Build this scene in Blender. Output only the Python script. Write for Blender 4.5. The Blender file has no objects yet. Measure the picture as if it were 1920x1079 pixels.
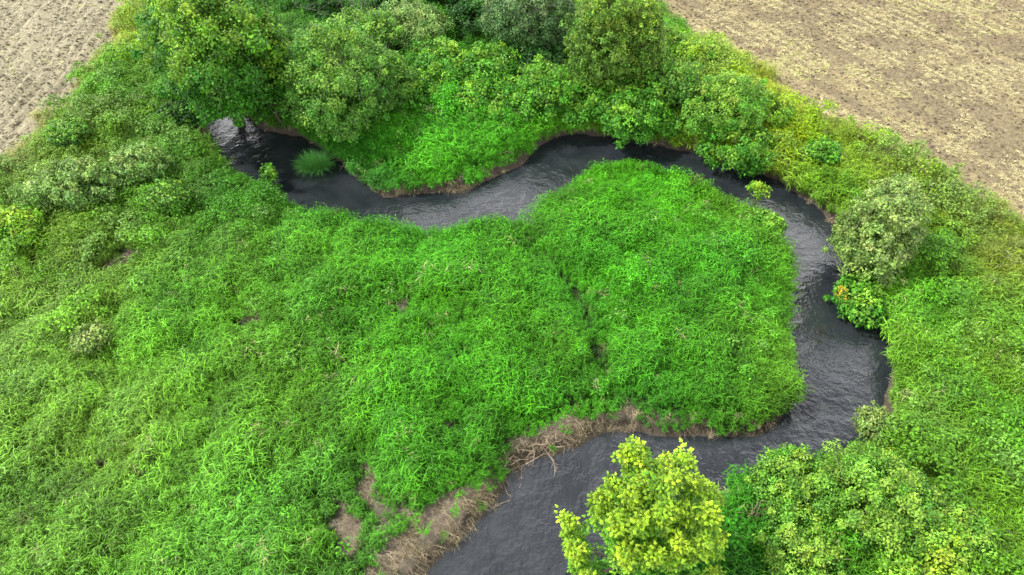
import bpy, math, random
import numpy as np
from mathutils import Vector, Matrix

# ------------------------------------------------------------------ camera, sky, sun, exposure
scene = bpy.context.scene
COL = scene.collection
W_, H_ = 1920.0, 1079.0
CAM_H, PITCH, FPX = 20.0, math.radians(48.0), 1283.0
cam_d = bpy.data.cameras.new('camera')
cam_d.sensor_width = 36.0
cam_d.lens = 36.0 * FPX / W_
cam_d.clip_end = 2000
cam = bpy.data.objects.new('camera', cam_d)
cam.location = (0, 0, CAM_H)
cam.rotation_euler = (math.pi / 2 - PITCH, 0, 0)
COL.objects.link(cam)
scene.camera = cam

SUN_EL, SUN_AZ = math.radians(52), math.radians(-78)      # azimuth from +Y, clockwise positive: light comes from the left
world = bpy.data.worlds.new('World')
scene.world = world
world.use_nodes = True
nt = world.node_tree
nt.nodes.clear()
N = nt.nodes.new
out = N('ShaderNodeOutputWorld'); bg = N('ShaderNodeBackground'); sky = N('ShaderNodeTexSky')
sky.sky_type = 'NISHITA'; sky.sun_disc = False
sky.sun_elevation = SUN_EL; sky.sun_rotation = SUN_AZ
sky.air_density = 1.0; sky.dust_density = 2.0
tc = N('ShaderNodeTexCoord'); ns = N('ShaderNodeTexNoise'); ramp = N('ShaderNodeValToRGB'); mx = N('ShaderNodeMix')
ns.inputs['Scale'].default_value = 3.5; ns.inputs['Detail'].default_value = 6
ramp.color_ramp.elements[0].position = 0.38; ramp.color_ramp.elements[1].position = 0.58
mx.data_type = 'RGBA'
nt.links.new(tc.outputs['Generated'], ns.inputs['Vector'])
sx = N('ShaderNodeSeparateXYZ'); nt.links.new(tc.outputs['Generated'], sx.inputs[0])
hz = N('ShaderNodeMath'); hz.operation = 'MULTIPLY_ADD'; hz.inputs[1].default_value = -.30     # cloud thickens evenly towards the horizon
nt.links.new(sx.outputs['Z'], hz.inputs[0]); ad = N('ShaderNodeMath'); ad.operation = 'ADD'; ad.inputs[1].default_value = .27
nt.links.new(ns.outputs['Fac'], ad.inputs[0]); nt.links.new(ad.outputs[0], hz.inputs[2])
nt.links.new(hz.outputs[0], ramp.inputs['Fac'])
nt.links.new(ramp.outputs['Color'], mx.inputs['Factor'])
nt.links.new(sky.outputs['Color'], mx.inputs['A'])
cr_ = N('ShaderNodeMapRange'); nt.links.new(sx.outputs['Z'], cr_.inputs['Value'])
cr_.inputs['To Min'].default_value = 95; cr_.inputs['To Max'].default_value = 10
cc_ = N('ShaderNodeCombineColor')
for k_ in range(3): nt.links.new(cr_.outputs['Result'], cc_.inputs[k_])
nt.links.new(cc_.outputs[0], mx.inputs['B'])
nt.links.new(mx.outputs['Result'], bg.inputs['Color'])
bg.inputs['Strength'].default_value = 0.037
nt.links.new(bg.outputs['Background'], out.inputs['Surface'])

sun_d = bpy.data.lights.new('sun', 'SUN')
sun_d.energy = 4.9; sun_d.angle = math.radians(2.5); sun_d.color = (1.0, 0.955, 0.88)
sun = bpy.data.objects.new('sun', sun_d)
sdir = Vector((math.sin(SUN_AZ) * math.cos(SUN_EL), math.cos(SUN_AZ) * math.cos(SUN_EL), math.sin(SUN_EL)))
sun.rotation_euler = sdir.to_track_quat('Z', 'Y').to_euler()
sun.location = (-30, 10, 40)
COL.objects.link(sun)
vs = scene.view_settings
vs.view_transform = 'Standard'; vs.look = 'None'; vs.exposure = 0.52; vs.gamma = 1.0; vs.use_curve_mapping = False
scene.cycles.max_bounces = 5
scene.cycles.diffuse_bounces = 2
scene.cycles.transmission_bounces = 2
scene.cycles.glossy_bounces = 2

# ------------------------------------------------------------------ helpers
RS = np.random.RandomState
cp, sp_ = math.cos(PITCH), math.sin(PITCH)


def at(px, py, z=0.0):
    """surveyed picture point -> ground position at height z"""
    x = (px - W_ / 2) / FPX; y = -(py - H_ / 2) / FPX
    d = (x, y * sp_ + cp, y * cp - sp_)
    t = (z - CAM_H) / d[2]
    return (d[0] * t, d[1] * t)


def depth_of(x, y, z):
    return y * cp - (z - CAM_H) * sp_


def tag(o, label=None, cat=None, group=None, kind=None):
    if label: o['label'] = label
    if cat: o['category'] = cat
    if group: o['group'] = group
    if kind: o['kind'] = kind
    return o


def link(o, parent=None):
    COL.objects.link(o)
    if parent is not None: o.parent = parent
    return o


def empty(name, loc):
    o = bpy.data.objects.new(name, None)
    o.location = loc
    o.empty_display_size = 0.2
    return link(o)


def np_mesh(name, V, F, mat=None, smooth=False, attrs=None):
    """V (n,3); F (m,k) same-size faces"""
    me = bpy.data.meshes.new(name)
    V = np.asarray(V, np.float32); F = np.asarray(F, np.int32)
    me.vertices.add(len(V)); me.vertices.foreach_set('co', V.ravel())
    if len(F):
        k = F.shape[1]
        me.loops.add(F.size); me.loops.foreach_set('vertex_index', F.ravel())
        me.polygons.add(len(F))
        me.polygons.foreach_set('loop_start', np.arange(0, F.size, k, dtype=np.int32))
        me.polygons.foreach_set('loop_total', np.full(len(F), k, np.int32))
        me.polygons.foreach_set('use_smooth', np.full(len(F), smooth))
    for nm, (typ, arr) in (attrs or {}).items():
        a = me.attributes.new(nm, typ, 'POINT')
        key = {'FLOAT_COLOR': 'color', 'FLOAT_VECTOR': 'vector', 'FLOAT': 'value', 'INT': 'value'}[typ]
        arr = np.asarray(arr, np.int32 if typ == 'INT' else np.float32)
        if typ == 'FLOAT_COLOR' and arr.shape[1] == 3:
            arr = np.concatenate([arr, np.ones((len(arr), 1), np.float32)], 1)
        a.data.foreach_set(key, arr.ravel())
    me.update(calc_edges=True)
    if mat: me.materials.append(mat)
    return me


def vnoise(x, y, s, seed):
    """smooth value noise in 0..1, feature size s metres"""
    g = RS(seed).rand(256, 256)
    u = np.asarray(x) / s + 97.3; v = np.asarray(y) / s + 53.7
    i = np.floor(u).astype(int); j = np.floor(v).astype(int)
    fu = u - i; fv = v - j
    fu = fu * fu * (3 - 2 * fu); fv = fv * fv * (3 - 2 * fv)
    i0, i1, j0, j1 = i % 256, (i + 1) % 256, j % 256, (j + 1) % 256
    return (g[i0, j0] * (1 - fu) + g[i1, j0] * fu) * (1 - fv) + (g[i0, j1] * (1 - fu) + g[i1, j1] * fu) * fv


def fbm(x, y, s, seed, o=3):
    r = 0; a = 1; t = 0
    for k in range(o):
        r = r + a * vnoise(x, y, s / 2 ** k, seed + k); t += a; a *= .5
    return r / t


def unit(v): return v / np.maximum(np.linalg.norm(v, axis=-1, keepdims=True), 1e-9)


def sstep(a, b, x):
    t = np.clip((x - a) / (b - a), 0, 1)
    return t * t * (3 - 2 * t)


def inside(poly, x, y):
    poly = np.asarray(poly); c = np.zeros(np.shape(x), bool)
    for (x0, y0), (x1, y1) in zip(poly, np.roll(poly, -1, 0)):
        if y0 == y1: continue
        m = (y0 > y) != (y1 > y)
        c ^= m & (x < (x1 - x0) * (y - y0) / (y1 - y0) + x0)
    return c


def seg_dist(line, x, y, closed=False):
    """distance to polyline, plus nearest direction"""
    line = np.asarray(line); P = np.stack([x, y], -1)
    best = np.full(np.shape(x), 1e9); px_ = np.zeros(P.shape); arc = np.zeros(np.shape(x)); side = np.zeros(np.shape(x))
    A = line; B = np.roll(line, -1, 0)
    n = len(line) if closed else len(line) - 1
    s0 = 0
    for k in range(n):
        a = A[k]; d = B[k] - a; L = math.hypot(*d)
        if L < 1e-6: continue
        t = np.clip(((P - a) @ d) / (L * L), 0, 1)
        q = a + t[..., None] * d
        e = P - q
        dd = np.hypot(e[..., 0], e[..., 1])
        m = dd < best
        best[m] = dd[m]; px_[m] = q[m]; arc[m] = s0 + t[m] * L
        side[m] = (d[0] * e[..., 1] - d[1] * e[..., 0])[m] / L
        s0 += L
    return best, px_, arc, side


def ext(a, b, L):
    """point L metres beyond b on the line a->b"""
    d = np.array(b) - np.array(a); d = d / np.hypot(*d)
    return tuple(np.array(b) + d * L)


def chaikin(pts, n=1):
    pts = [np.array(p) for p in pts]
    for _ in range(n):
        o = [pts[0]]
        for a, b in zip(pts[:-1], pts[1:]):
            o += [a * .75 + b * .25, a * .25 + b * .75]
        o.append(pts[-1]); pts = o
    return pts


# ------------------------------------------------------------------ plan of the place
inner = [(400, 120, 0), (385, 190, .3), (376, 235, .8), (388, 262, 1.2), (420, 290, 1.4), (450, 315, 1.4), (490, 335, 1.4), (530, 345, 1.4),
         (570, 368, 1.4), (610, 385, 1.4), (655, 398, 1.4), (700, 404, 1.4), (750, 406, 1.4), (800, 405, 1.4), (870, 401, 1.4), (940, 391, 1.4),
         (990, 372, 1.4), (1030, 347, 1.4), (1070, 315, 1.4), (1110, 291, 1.4), (1150, 281, 1.4), (1190, 279, 1.4), (1240, 290, 1.4),
         (1300, 315, 1.4), (1350, 340, 1.3), (1400, 370, 1.2), (1440, 395, 1.1), (1464, 432, 1.0), (1482, 472, .9), (1487, 520, .8),
         (1481, 560, .8), (1472, 600, .6), (1487, 632, .8), (1495, 680, .8), (1487, 738, .6), (1468, 786, .2), (1440, 812, 0), (1390, 818, 0),
         (1340, 822, 0), (1290, 820, 0), (1230, 812, 0), (1180, 804, 0), (1130, 805, 0), (1090, 825, 0), (1050, 845, 0), (1010, 858, 0),
         (970, 880, 0), (935, 930, 0), (905, 975, 0), (870, 1012, 0), (830, 1045, 0), (805, 1079, 0), (770, 1150, 0)]
outer = [(455, 110, 0), (452, 190, 0), (475, 238, 0), (530, 250, 0), (590, 267, 0), (625, 292, 0), (655, 320, 0), (690, 347, 0), (720, 371, 0), (748, 366, 0),
         (770, 362, 0), (800, 366, 0), (850, 364, 0), (890, 350, 0), (940, 327, 0), (985, 302, 0), (1012, 272, 0), (1040, 258, 0), (1090, 252, 0),
         (1150, 255, 0), (1200, 265, 0), (1260, 277, 0), (1330, 297, 0), (1390, 317, 0), (1440, 332, 0), (1490, 357, 0), (1530, 390, 0),
         (1565, 425, 0), (1604, 466, 0), (1618, 515, 0), (1640, 566, 0), (1662, 608, 0), (1672, 660, 0), (1671, 705, 0), (1665, 745, 0), (1655, 778, 0), (1640, 808, .5),
         (1600, 830, 1.2), (1560, 846, 1.4), (1500, 850, 1.4), (1440, 868, 1.4), (1390, 895, 1.4), (1345, 915, 1.4), (1270, 950, 1.4), (1180, 1000, 1.4), (1110, 1060, 1.4), (1070, 1130, 1.4)]
IN = [at(*p) for p in inner]; OU = [at(*p) for p in outer]
IN = [ext(IN[1], IN[0], 30)] + IN + [ext(IN[-2], IN[-1], 12)]
OU = [ext(OU[1], OU[0], 30)] + OU + [ext(OU[-2], OU[-1], 12)]
IN = chaikin(IN, 1); OU = chaikin(OU, 1)
STREAM = np.array(IN + OU[::-1])
CENTER = np.array(chaikin([at(*p) for p in [(425, 120), (430, 220), (490, 285), (600, 330), (700, 390), (800, 388), (900, 372), (980, 345),
                   (1030, 300), (1100, 270), (1200, 272), (1300, 300), (1400, 345), (1480, 390), (1540, 450), (1550, 520), (1565, 600), (1580, 700), (1545, 800),
                   (1440, 850), (1300, 860), (1150, 860), (1050, 900), (980, 970), (930, 1079)]], 1))

FL = [at(x, y, .8) for x, y in [(262, -25), (256, 0), (205, 85), (150, 165), (85, 232), (38, 292), (-10, 328), (-80, 380)]]
FL = [ext(FL[1], FL[0], 60)] + FL + [ext(FL[-2], FL[-1], 40)]
FIELD_L = np.array(FL + [(-400, FL[-1][1]), (-400, FL[0][1])])
FR = [at(x, y, .8) for x, y in [(1200, -20), (1222, 5), (1290, 55), (1400, 122), (1480, 180), (1600, 252), (1700, 305), (1800, 355), (1880, 402), (1930, 440), (2040, 530)]]
FR = [ext(FR[1], FR[0], 60)] + FR + [ext(FR[-2], FR[-1], 40)]
FIELD_R = np.array(FR + [(400, FR[-1][1]), (400, FR[0][1])])

BARE = [[(956, 872), (958, 812), (1010, 806), (1080, 778), (1125, 768), (1175, 755), (1212, 788), (1230, 806), (1180, 808), (1090, 830), (1010, 862)],
        [(825, 1040), (905, 962), (935, 900), (885, 900), (800, 948), (745, 1000), (700, 1050), (685, 1090), (780, 1090)],
        [(626, 938), (662, 950), (684, 1030), (650, 1045), (634, 1000)], [(676, 865), (708, 872), (714, 955), (690, 955)],
        [(328, 383), (357, 383), (352, 417), (326, 422)],
        [(742, 368), (744, 340), (772, 345), (830, 343), (890, 322), (960, 300), (1000, 290), (985, 310), (890, 352), (800, 370)],
        [(193, 512), (225, 490), (290, 473), (287, 486), (206, 520)], [(1255, 786), (1330, 786), (1450, 806), (1440, 824), (1260, 822)],
        [(462, 604), (482, 604), (480, 612), (463, 613)], [(366, 200), (385, 205), (385, 262), (368, 245)], [(842, 780), (858, 782), (856, 808), (840, 806)],
        [(50, 497), (95, 500), (92, 512), (52, 508)], [(1640, 755), (1672, 752), (1675, 778), (1645, 780)], [(745, 575), (775, 580), (772, 600), (750, 598)],
        [(1545, 385), (1572, 395), (1568, 425), (1545, 405)]]
BAREW = [np.array([at(x, y, .5) for x, y in p]) for p in BARE]


def bare_near(x, y):
    m = np.zeros(len(x), bool)
    for p in BAREW:
        c = p.mean(0); rr = np.hypot(*(p - c).T).max() + 1
        b = np.hypot(x - c[0], y - c[1]) < rr
        if b.any():
            d, _, _, _ = seg_dist(p, x[b], y[b], True); mm = np.zeros(len(x), bool); mm[b] = d < .6; m |= mm
    return m


def bare_mask(x, y, r=0.0):
    jx = x + (vnoise(x, y, .5, 31) - .5) * .6; jy = y + (vnoise(x, y, .5, 32) - .5) * .6
    m = np.zeros(np.shape(x), bool)
    for p in BAREW:
        if r:
            c = p.mean(0); p = p + unit(p - c) * r + (0, -r)
        b = (jx > p[:, 0].min()) & (jx < p[:, 0].max()) & (jy > p[:, 1].min()) & (jy < p[:, 1].max())
        if b.any():
            mm = np.zeros(np.shape(x), bool); mm[b] = inside(p, jx[b], jy[b]); m |= mm
    return m


def stream_sd(x, y):
    x = np.asarray(x, float); y = np.asarray(y, float)
    jx = x + (vnoise(x, y, .9, 11) - .5) * .35; jy = y + (vnoise(x, y, .9, 12) - .5) * .35
    d, q, _, _ = seg_dist(STREAM, jx, jy, True)
    return np.where(inside(STREAM, jx, jy), -d, d), q


def path_low(x, y):
    d, _, _, _ = seg_dist(PATHS, x, y)
    return d


PATHS = np.array([at(x, y, 1.2) for x, y in [(945, 385), (1010, 450), (1075, 530), (1105, 600), (1130, 670)]])


# ------------------------------------------------------------------ ground sheet with height lookup
def spaced(a, b, step, far, g=1.35):
    mid = list(np.arange(a, b + 1e-6, step)); lo, hi, s = [], [], step
    x0, x1 = mid[0], mid[-1]
    while x1 < far or x0 > -far:
        s *= g; x0 -= s; x1 += s; lo.append(x0); hi.append(x1)
    return np.array(lo[::-1] + mid + hi)


STEP = 0.2
XS = spaced(-38, 42, STEP, 500); YS = spaced(2, 66, STEP, 500)
GX, GY = np.meshgrid(XS, YS, indexing='ij')
SD, _ = stream_sd(GX, GY)
inFL = inside(FIELD_L, GX, GY); inFR = inside(FIELD_R, GX, GY)
dL, _, _, _ = seg_dist(FIELD_L[:-2], GX, GY); dR, _, _, _ = seg_dist(FIELD_R[:-2], GX, GY)
sL = np.where(inFL, dL, -dL) + (vnoise(GX, GY, 1.1, 41) - .5) * 1.0; sR = np.where(inFR, dR, -dR) + (vnoise(GX, GY, 1.1, 42) - .5) * 1.0
fL = sstep(-.3, .3, sL); fR = sstep(-.3, .3, sR)
fld = np.maximum(fL, fR)
bw = .35 + .5 * vnoise(GX, GY, 2.0, 13)
GZ = np.where(SD < 0, -.55 * sstep(0, 1.0, -SD), .50 * sstep(0, 1, SD / bw) + .25 * sstep(.5, 4, SD))
GZ = GZ + sstep(.2, 1.5, SD) * (1 - fld) * ((fbm(GX, GY, 5, 14) - .5) * .5 + (vnoise(GX, GY, .7, 15) - .5) * .12)
GZ = GZ + fld * ((fbm(GX, GY, .5, 16) - .5) * .09)
for f_, Fp, i0, i1, amp, per_ in ((fL, FL, 2, 6, .07, .62), (fR, FR, 3, 7, .05, .7)):
    aa = math.atan2(Fp[i1][1] - Fp[i0][1], Fp[i1][0] - Fp[i0][0])
    u_ = -GX * math.sin(aa) + GY * math.cos(aa) + (vnoise(GX, GY, 6, 19) - .5) * .5
    GZ = GZ + f_ * amp * np.sin(u_ * 6.2832 / per_) * (.5 + vnoise(GX, GY, 3, 18))
bm_ = bare_mask(GX, GY)
GZ = np.where(bm_ & (SD > 0) & (SD < 2.2), np.minimum(GZ, .42 * sstep(.05, .45, SD) + .16 * np.clip(SD, 0, 2.2)), GZ)
GZ = GZ + bm_ * (vnoise(GX, GY, .35, 17) - .5) * .12 * (SD > .1)
nx, ny = GX.shape


def gz(x, y):
    x = np.asarray(x, float); y = np.asarray(y, float)
    i = np.clip(np.searchsorted(XS, x) - 1, 0, nx - 2); j = np.clip(np.searchsorted(YS, y) - 1, 0, ny - 2)
    u = np.clip((x - XS[i]) / (XS[i + 1] - XS[i]), 0, 1); v = np.clip((y - YS[j]) / (YS[j + 1] - YS[j]), 0, 1)
    return (GZ[i, j] * (1 - u) + GZ[i + 1, j] * u) * (1 - v) + (GZ[i, j + 1] * (1 - u) + GZ[i + 1, j + 1] * u) * v


# ------------------------------------------------------------------ materials
def new_mat(name):
    m = bpy.data.materials.new(name); m.use_nodes = True
    t = m.node_tree; t.nodes.clear()
    o = t.nodes.new('ShaderNodeOutputMaterial')
    return m, t, o


def mixc(t, f, a, b, blend='MIX'):
    n = t.nodes.new('ShaderNodeMix'); n.data_type = 'RGBA'; n.blend_type = blend
    for k, v in (('Factor', f), ('A', a), ('B', b)):
        if hasattr(v, 'is_output') or isinstance(v, bpy.types.NodeSocket): t.links.new(v, n.inputs[k])
        elif k == 'Factor': n.inputs[k].default_value = v
        else: n.inputs[k].default_value = tuple(v) + ((1,) if len(v) == 3 else ())
    return n.outputs['Result']


def noise(t, scale, detail=4, vec=None, rough=.6):
    n = t.nodes.new('ShaderNodeTexNoise'); n.inputs['Scale'].default_value = scale; n.inputs['Detail'].default_value = detail
    n.inputs['Roughness'].default_value = rough
    if vec is not None: t.links.new(vec, n.inputs['Vector'])
    return n.outputs['Fac']


def cramp(t, fac, stops):
    n = t.nodes.new('ShaderNodeValToRGB'); t.links.new(fac, n.inputs['Fac'])
    e = n.color_ramp.elements
    while len(e) < len(stops): e.new(.5)
    for k, (p, c) in zip(e, stops):
        k.position = p; k.color = (c if len(c) == 4 else tuple(c) + (1,)) if not isinstance(c, (int, float)) else (c, c, c, 1)
    return n.outputs['Color']


def mapped(t, vec, rot=0, scale=(1, 1, 1)):
    """turn first, then stretch"""
    if rot:
        n = t.nodes.new('ShaderNodeMapping'); n.inputs['Rotation'].default_value = (0, 0, rot)
        t.links.new(vec, n.inputs['Vector']); vec = n.outputs['Vector']
    n = t.nodes.new('ShaderNodeMapping'); n.inputs['Scale'].default_value = scale
    t.links.new(vec, n.inputs['Vector']); return n.outputs['Vector']


def leaf_mat(name, source='GEOMETRY', translucent=.26, rough=.5, spec=.25):
    """thin leaf: tinted by the plant's own colour attribute, varied leaf by leaf"""
    m, t, o = new_mat(name)
    at_ = t.nodes.new('ShaderNodeAttribute'); at_.attribute_name = 'tint'
    if source == 'INSTANCER': at_.attribute_type = 'INSTANCER'
    if source == 'OBJECT':
        oi = t.nodes.new('ShaderNodeObjectInfo'); colr = oi.outputs['Color']
    else: colr = at_.outputs['Color']
    geo = t.nodes.new('ShaderNodeNewGeometry')
    v = cramp(t, geo.outputs['Random Per Island'], [(0, (.62, .66, .7)), (.5, (1, 1, 1)), (1, (1.0, 1.0, .9))])
    hs = t.nodes.new('ShaderNodeHueSaturation')
    c = mixc(t, 1.0, colr, v, 'MULTIPLY')
    mr = t.nodes.new('ShaderNodeMapRange'); t.links.new(geo.outputs['Random Per Island'], mr.inputs['Value'])
    mr.inputs['To Min'].default_value = .62; mr.inputs['To Max'].default_value = 1.5
    t.links.new(mr.outputs['Result'], hs.inputs['Value']); t.links.new(c, hs.inputs['Color'])
    c = hs.outputs['Color']
    b = t.nodes.new('ShaderNodeBsdfPrincipled'); t.links.new(c, b.inputs['Base Color'])
    b.inputs['Roughness'].default_value = rough; b.inputs['Specular IOR Level'].default_value = spec
    tr = t.nodes.new('ShaderNodeBsdfTranslucent')
    c2 = mixc(t, 1.0, c, (1.25, 1.25, .55), 'MULTIPLY'); t.links.new(c2, tr.inputs['Color'])
    ms = t.nodes.new('ShaderNodeMixShader'); ms.inputs['Fac'].default_value = translucent
    t.links.new(b.outputs[0], ms.inputs[1]); t.links.new(tr.outputs[0], ms.inputs[2])
    t.links.new(ms.outputs[0], o.inputs['Surface'])
    return m


def bark_mat(name, c0, c1):
    m, t, o = new_mat(name)
    tcn = t.nodes.new('ShaderNodeTexCoord')
    f = noise(t, 9, 5, mapped(t, tcn.outputs['Object'], 0, (1, 1, .25)))
    b = t.nodes.new('ShaderNodeBsdfPrincipled')
    t.links.new(cramp(t, f, [(.3, c0), (.7, c1)]), b.inputs['Base Color']); b.inputs['Roughness'].default_value = .9
    bp = t.nodes.new('ShaderNodeBump'); bp.inputs['Strength'].default_value = .6; bp.inputs['Distance'].default_value = .03
    t.links.new(f, bp.inputs['Height']); t.links.new(bp.outputs[0], b.inputs['Normal'])
    t.links.new(b.outputs[0], o.inputs['Surface'])
    return m


def ground_mat():
    m, t, o = new_mat('earth_and_stubble')
    tcn = t.nodes.new('ShaderNodeTexCoord'); P = tcn.outputs['Object']
    z = t.nodes.new('ShaderNodeAttribute'); z.attribute_name = 'zone'
    sep = t.nodes.new('ShaderNodeSeparateColor'); t.links.new(z.outputs['Color'], sep.inputs[0])
    # soil under the grass: dark humus with thatch
    soil = cramp(t, noise(t, 5, 6, P), [(.3, (.012, .030, .008)), (.6, (.03, .06, .015)), (.8, (.07, .075, .03))])
    # bank mud
    mudn = noise(t, 6, 8, P, .7)
    mud = cramp(t, mudn, [(.25, (.09, .068, .048)), (.5, (.20, .168, .128)), (.75, (.35, .295, .23))])
    # left field: grey brown tilled rows running along its edge
    aL = math.atan2(FL[2][1] - FL[6][1], FL[2][0] - FL[6][0])
    rows = noise(t, 2.2, 4, mapped(t, P, -aL, (.10, 1.3, 1)), .6)
    fine = noise(t, 9, 7, P, .8)
    fineb = noise(t, 5.0, 6, P, .8)
    fl = mixc(t, .5, cramp(t, rows, [(.32, (.12, .106, .070)), (.5, (.26, .235, .155)), (.66, (.40, .365, .245))]),
              cramp(t, fine, [(.35, (.09, .08, .052)), (.5, (.27, .245, .165)), (.66, (.50, .46, .32))]))
    # right field: straw residue, greenish volunteers in bands along the edge, dark clods
    aR = math.atan2(FR[7][1] - FR[3][1], FR[7][0] - FR[3][0])
    band = noise(t, .42, 5, mapped(t, P, -aR, (.10, 1.0, 1)), .65)
    band2 = noise(t, .5, 4, mapped(t, P, -aR, (.12, 1.0, 1)), .6)
    straw = cramp(t, fineb, [(.30, (.08, .065, .04)), (.42, (.21, .17, .10)), (.55, (.36, .31, .175)), (.68, (.52, .46, .27))])
    brown = cramp(t, fineb, [(.34, (.065, .052, .035)), (.5, (.17, .138, .09)), (.66, (.31, .255, .165))])
    green = cramp(t, fineb, [(.32, (.13, .12, .06)), (.45, (.33, .31, .14)), (.6, (.50, .47, .22)), (.7, (.66, .60, .36))])
    fr = mixc(t, cramp(t, band, [(.44, 0), (.54, 1)]), brown, straw)
    fr = mixc(t, cramp(t, band2, [(.54, 0), (.68, .5)]), fr, green)
    fr = mixc(t, 1.0, mixc(t, .35, fr, cramp(t, fine, [(.35, (.08, .065, .045)), (.5, (.28, .235, .15)), (.65, (.50, .44, .28))])), (.86, .84, .76), 'MULTIPLY')
    c = mixc(t, sep.outputs[0], soil, fl)
    c = mixc(t, sep.outputs[1], c, fr)
    c = mixc(t, sep.outputs[2], c, mud)
    gp = t.nodes.new('ShaderNodeSeparateXYZ'); t.links.new(P, gp.inputs[0])
    wet = t.nodes.new('ShaderNodeMath'); wet.operation = 'MULTIPLY_ADD'; t.links.new(noise(t, 4, 4, P), wet.inputs[0]); wet.inputs[1].default_value = -.35; t.links.new(gp.outputs['Z'], wet.inputs[2])
    c = mixc(t, cramp(t, wet.outputs[0], [(0, .8), (.16, 0)]), c, (.045, .036, .027))
    b = t.nodes.new('ShaderNodeBsdfPrincipled'); t.links.new(c, b.inputs['Base Color']); b.inputs['Roughness'].default_value = .92
    b.inputs['Specular IOR Level'].default_value = .2
    bp = t.nodes.new('ShaderNodeBump'); bp.inputs['Strength'].default_value = .9; bp.inputs['Distance'].default_value = .075
    h = t.nodes.new('ShaderNodeMath'); h.operation = 'ADD'; t.links.new(fine, h.inputs[0]); t.links.new(fineb, h.inputs[1])
    t.links.new(h.outputs[0], bp.inputs['Height']); t.links.new(bp.outputs[0], b.inputs['Normal'])
    t.links.new(b.outputs[0], o.inputs['Surface'])
    return m


def water_mat():
    m, t, o = new_mat('stream_water')
    uv = t.nodes.new('ShaderNodeAttribute'); uv.attribute_name = 'flow'
    tcn = t.nodes.new('ShaderNodeTexCoord'); P = tcn.outputs['Object']
    b = t.nodes.new('ShaderNodeBsdfPrincipled')
    silt = noise(t, .8, 4, P)
    t.links.new(cramp(t, silt, [(.3, (.010, .013, .017)), (.7, (.024, .028, .034))]), b.inputs['Base Color'])
    b.inputs['Roughness'].default_value = .14; b.inputs['IOR'].default_value = 1.85
    a1 = noise(t, 1.0, 2, mapped(t, uv.outputs['Vector'], 0, (2.6, 1.5, 1)), .5)
    a2 = noise(t, 7.0, 2, P, .55)
    a3 = noise(t, .7, 4, P)
    bp = t.nodes.new('ShaderNodeBump'); bp.inputs['Strength'].default_value = 1.0; bp.inputs['Distance'].default_value = .046
    s = t.nodes.new('ShaderNodeMath'); s.operation = 'MULTIPLY_ADD'; t.links.new(a2, s.inputs[0]); s.inputs[1].default_value = .55; t.links.new(a1, s.inputs[2])
    s2 = t.nodes.new('ShaderNodeMath'); s2.operation = 'MULTIPLY'; t.links.new(s.outputs[0], s2.inputs[0]); t.links.new(cramp(t, a3, [(.35, .12), (.65, 1)]), s2.inputs[1])
    t.links.new(s2.outputs[0], bp.inputs['Height']); t.links.new(bp.outputs[0], b.inputs['Normal'])
    t.links.new(b.outputs[0], o.inputs['Surface'])
    return m


M_ground = ground_mat(); M_water = water_mat()
M_leaf = leaf_mat('leaf')
M_maple = leaf_mat('maple_leaf', 'OBJECT', .36)
M_grass = leaf_mat('grass_blade', 'INSTANCER', .2, .5, .16)
M_bark = bark_mat('bark', (.05, .038, .028), (.16, .13, .10))
M_greybark = bark_mat('grey_bark', (.14, .12, .10), (.36, .33, .29))
M_dead = bark_mat('dead_wood', (.16, .12, .08), (.42, .34, .25))

# ------------------------------------------------------------------ ground and water
V = np.stack([GX, GY, GZ], -1).reshape(-1, 3)
I = np.arange(nx * ny).reshape(nx, ny)
F = np.stack([I[:-1, :-1], I[1:, :-1], I[1:, 1:], I[:-1, 1:]], -1).reshape(-1, 4)
mud = np.clip(np.maximum(bm_ * 1.0, (SD < .45) * 1.0) * (1 - fld), 0, 1)
dth = (vnoise(GX, GY, 1.6, 51) > .86) & (SD > 1)
mud = np.maximum(mud, dth * .6 * (1 - fld))
g = bpy.data.objects.new('ground', np_mesh('ground', V, F, M_ground, True, {'zone': ('FLOAT_COLOR', np.stack([fL, fR, mud], -1).reshape(-1, 3))}))
link(g); tag(g, 'gently uneven ground with two tilled fields and muddy stream banks', kind='structure')

wx = np.arange(-40, 42, .25); wy = np.arange(2, 84, .25)
WX, WY = np.meshgrid(wx, wy, indexing='ij')
wd, _, arc, side = seg_dist(CENTER, WX, WY)
wsd, _ = stream_sd(WX, WY)
I = np.arange(WX.size).reshape(WX.shape)
ok = wsd < 1.0
okf = ok[:-1, :-1] & ok[1:, :-1] & ok[1:, 1:] & ok[:-1, 1:]
F = np.stack([I[:-1, :-1], I[1:, :-1], I[1:, 1:], I[:-1, 1:]], -1)[okf]
used = np.unique(F); rem = np.full(WX.size, -1); rem[used] = np.arange(len(used))
WV = np.stack([WX, WY, 0 * WX + 0.0], -1).reshape(-1, 3)[used]
wme = np_mesh('water', WV, rem[F], M_water, True, {'flow': ('FLOAT_VECTOR', np.stack([arc, side, 0 * arc], -1).reshape(-1, 3)[used])})
link(tag(bpy.data.objects.new('water', wme), 'dark rippled stream winding between grassy banks', kind='structure'))


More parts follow.
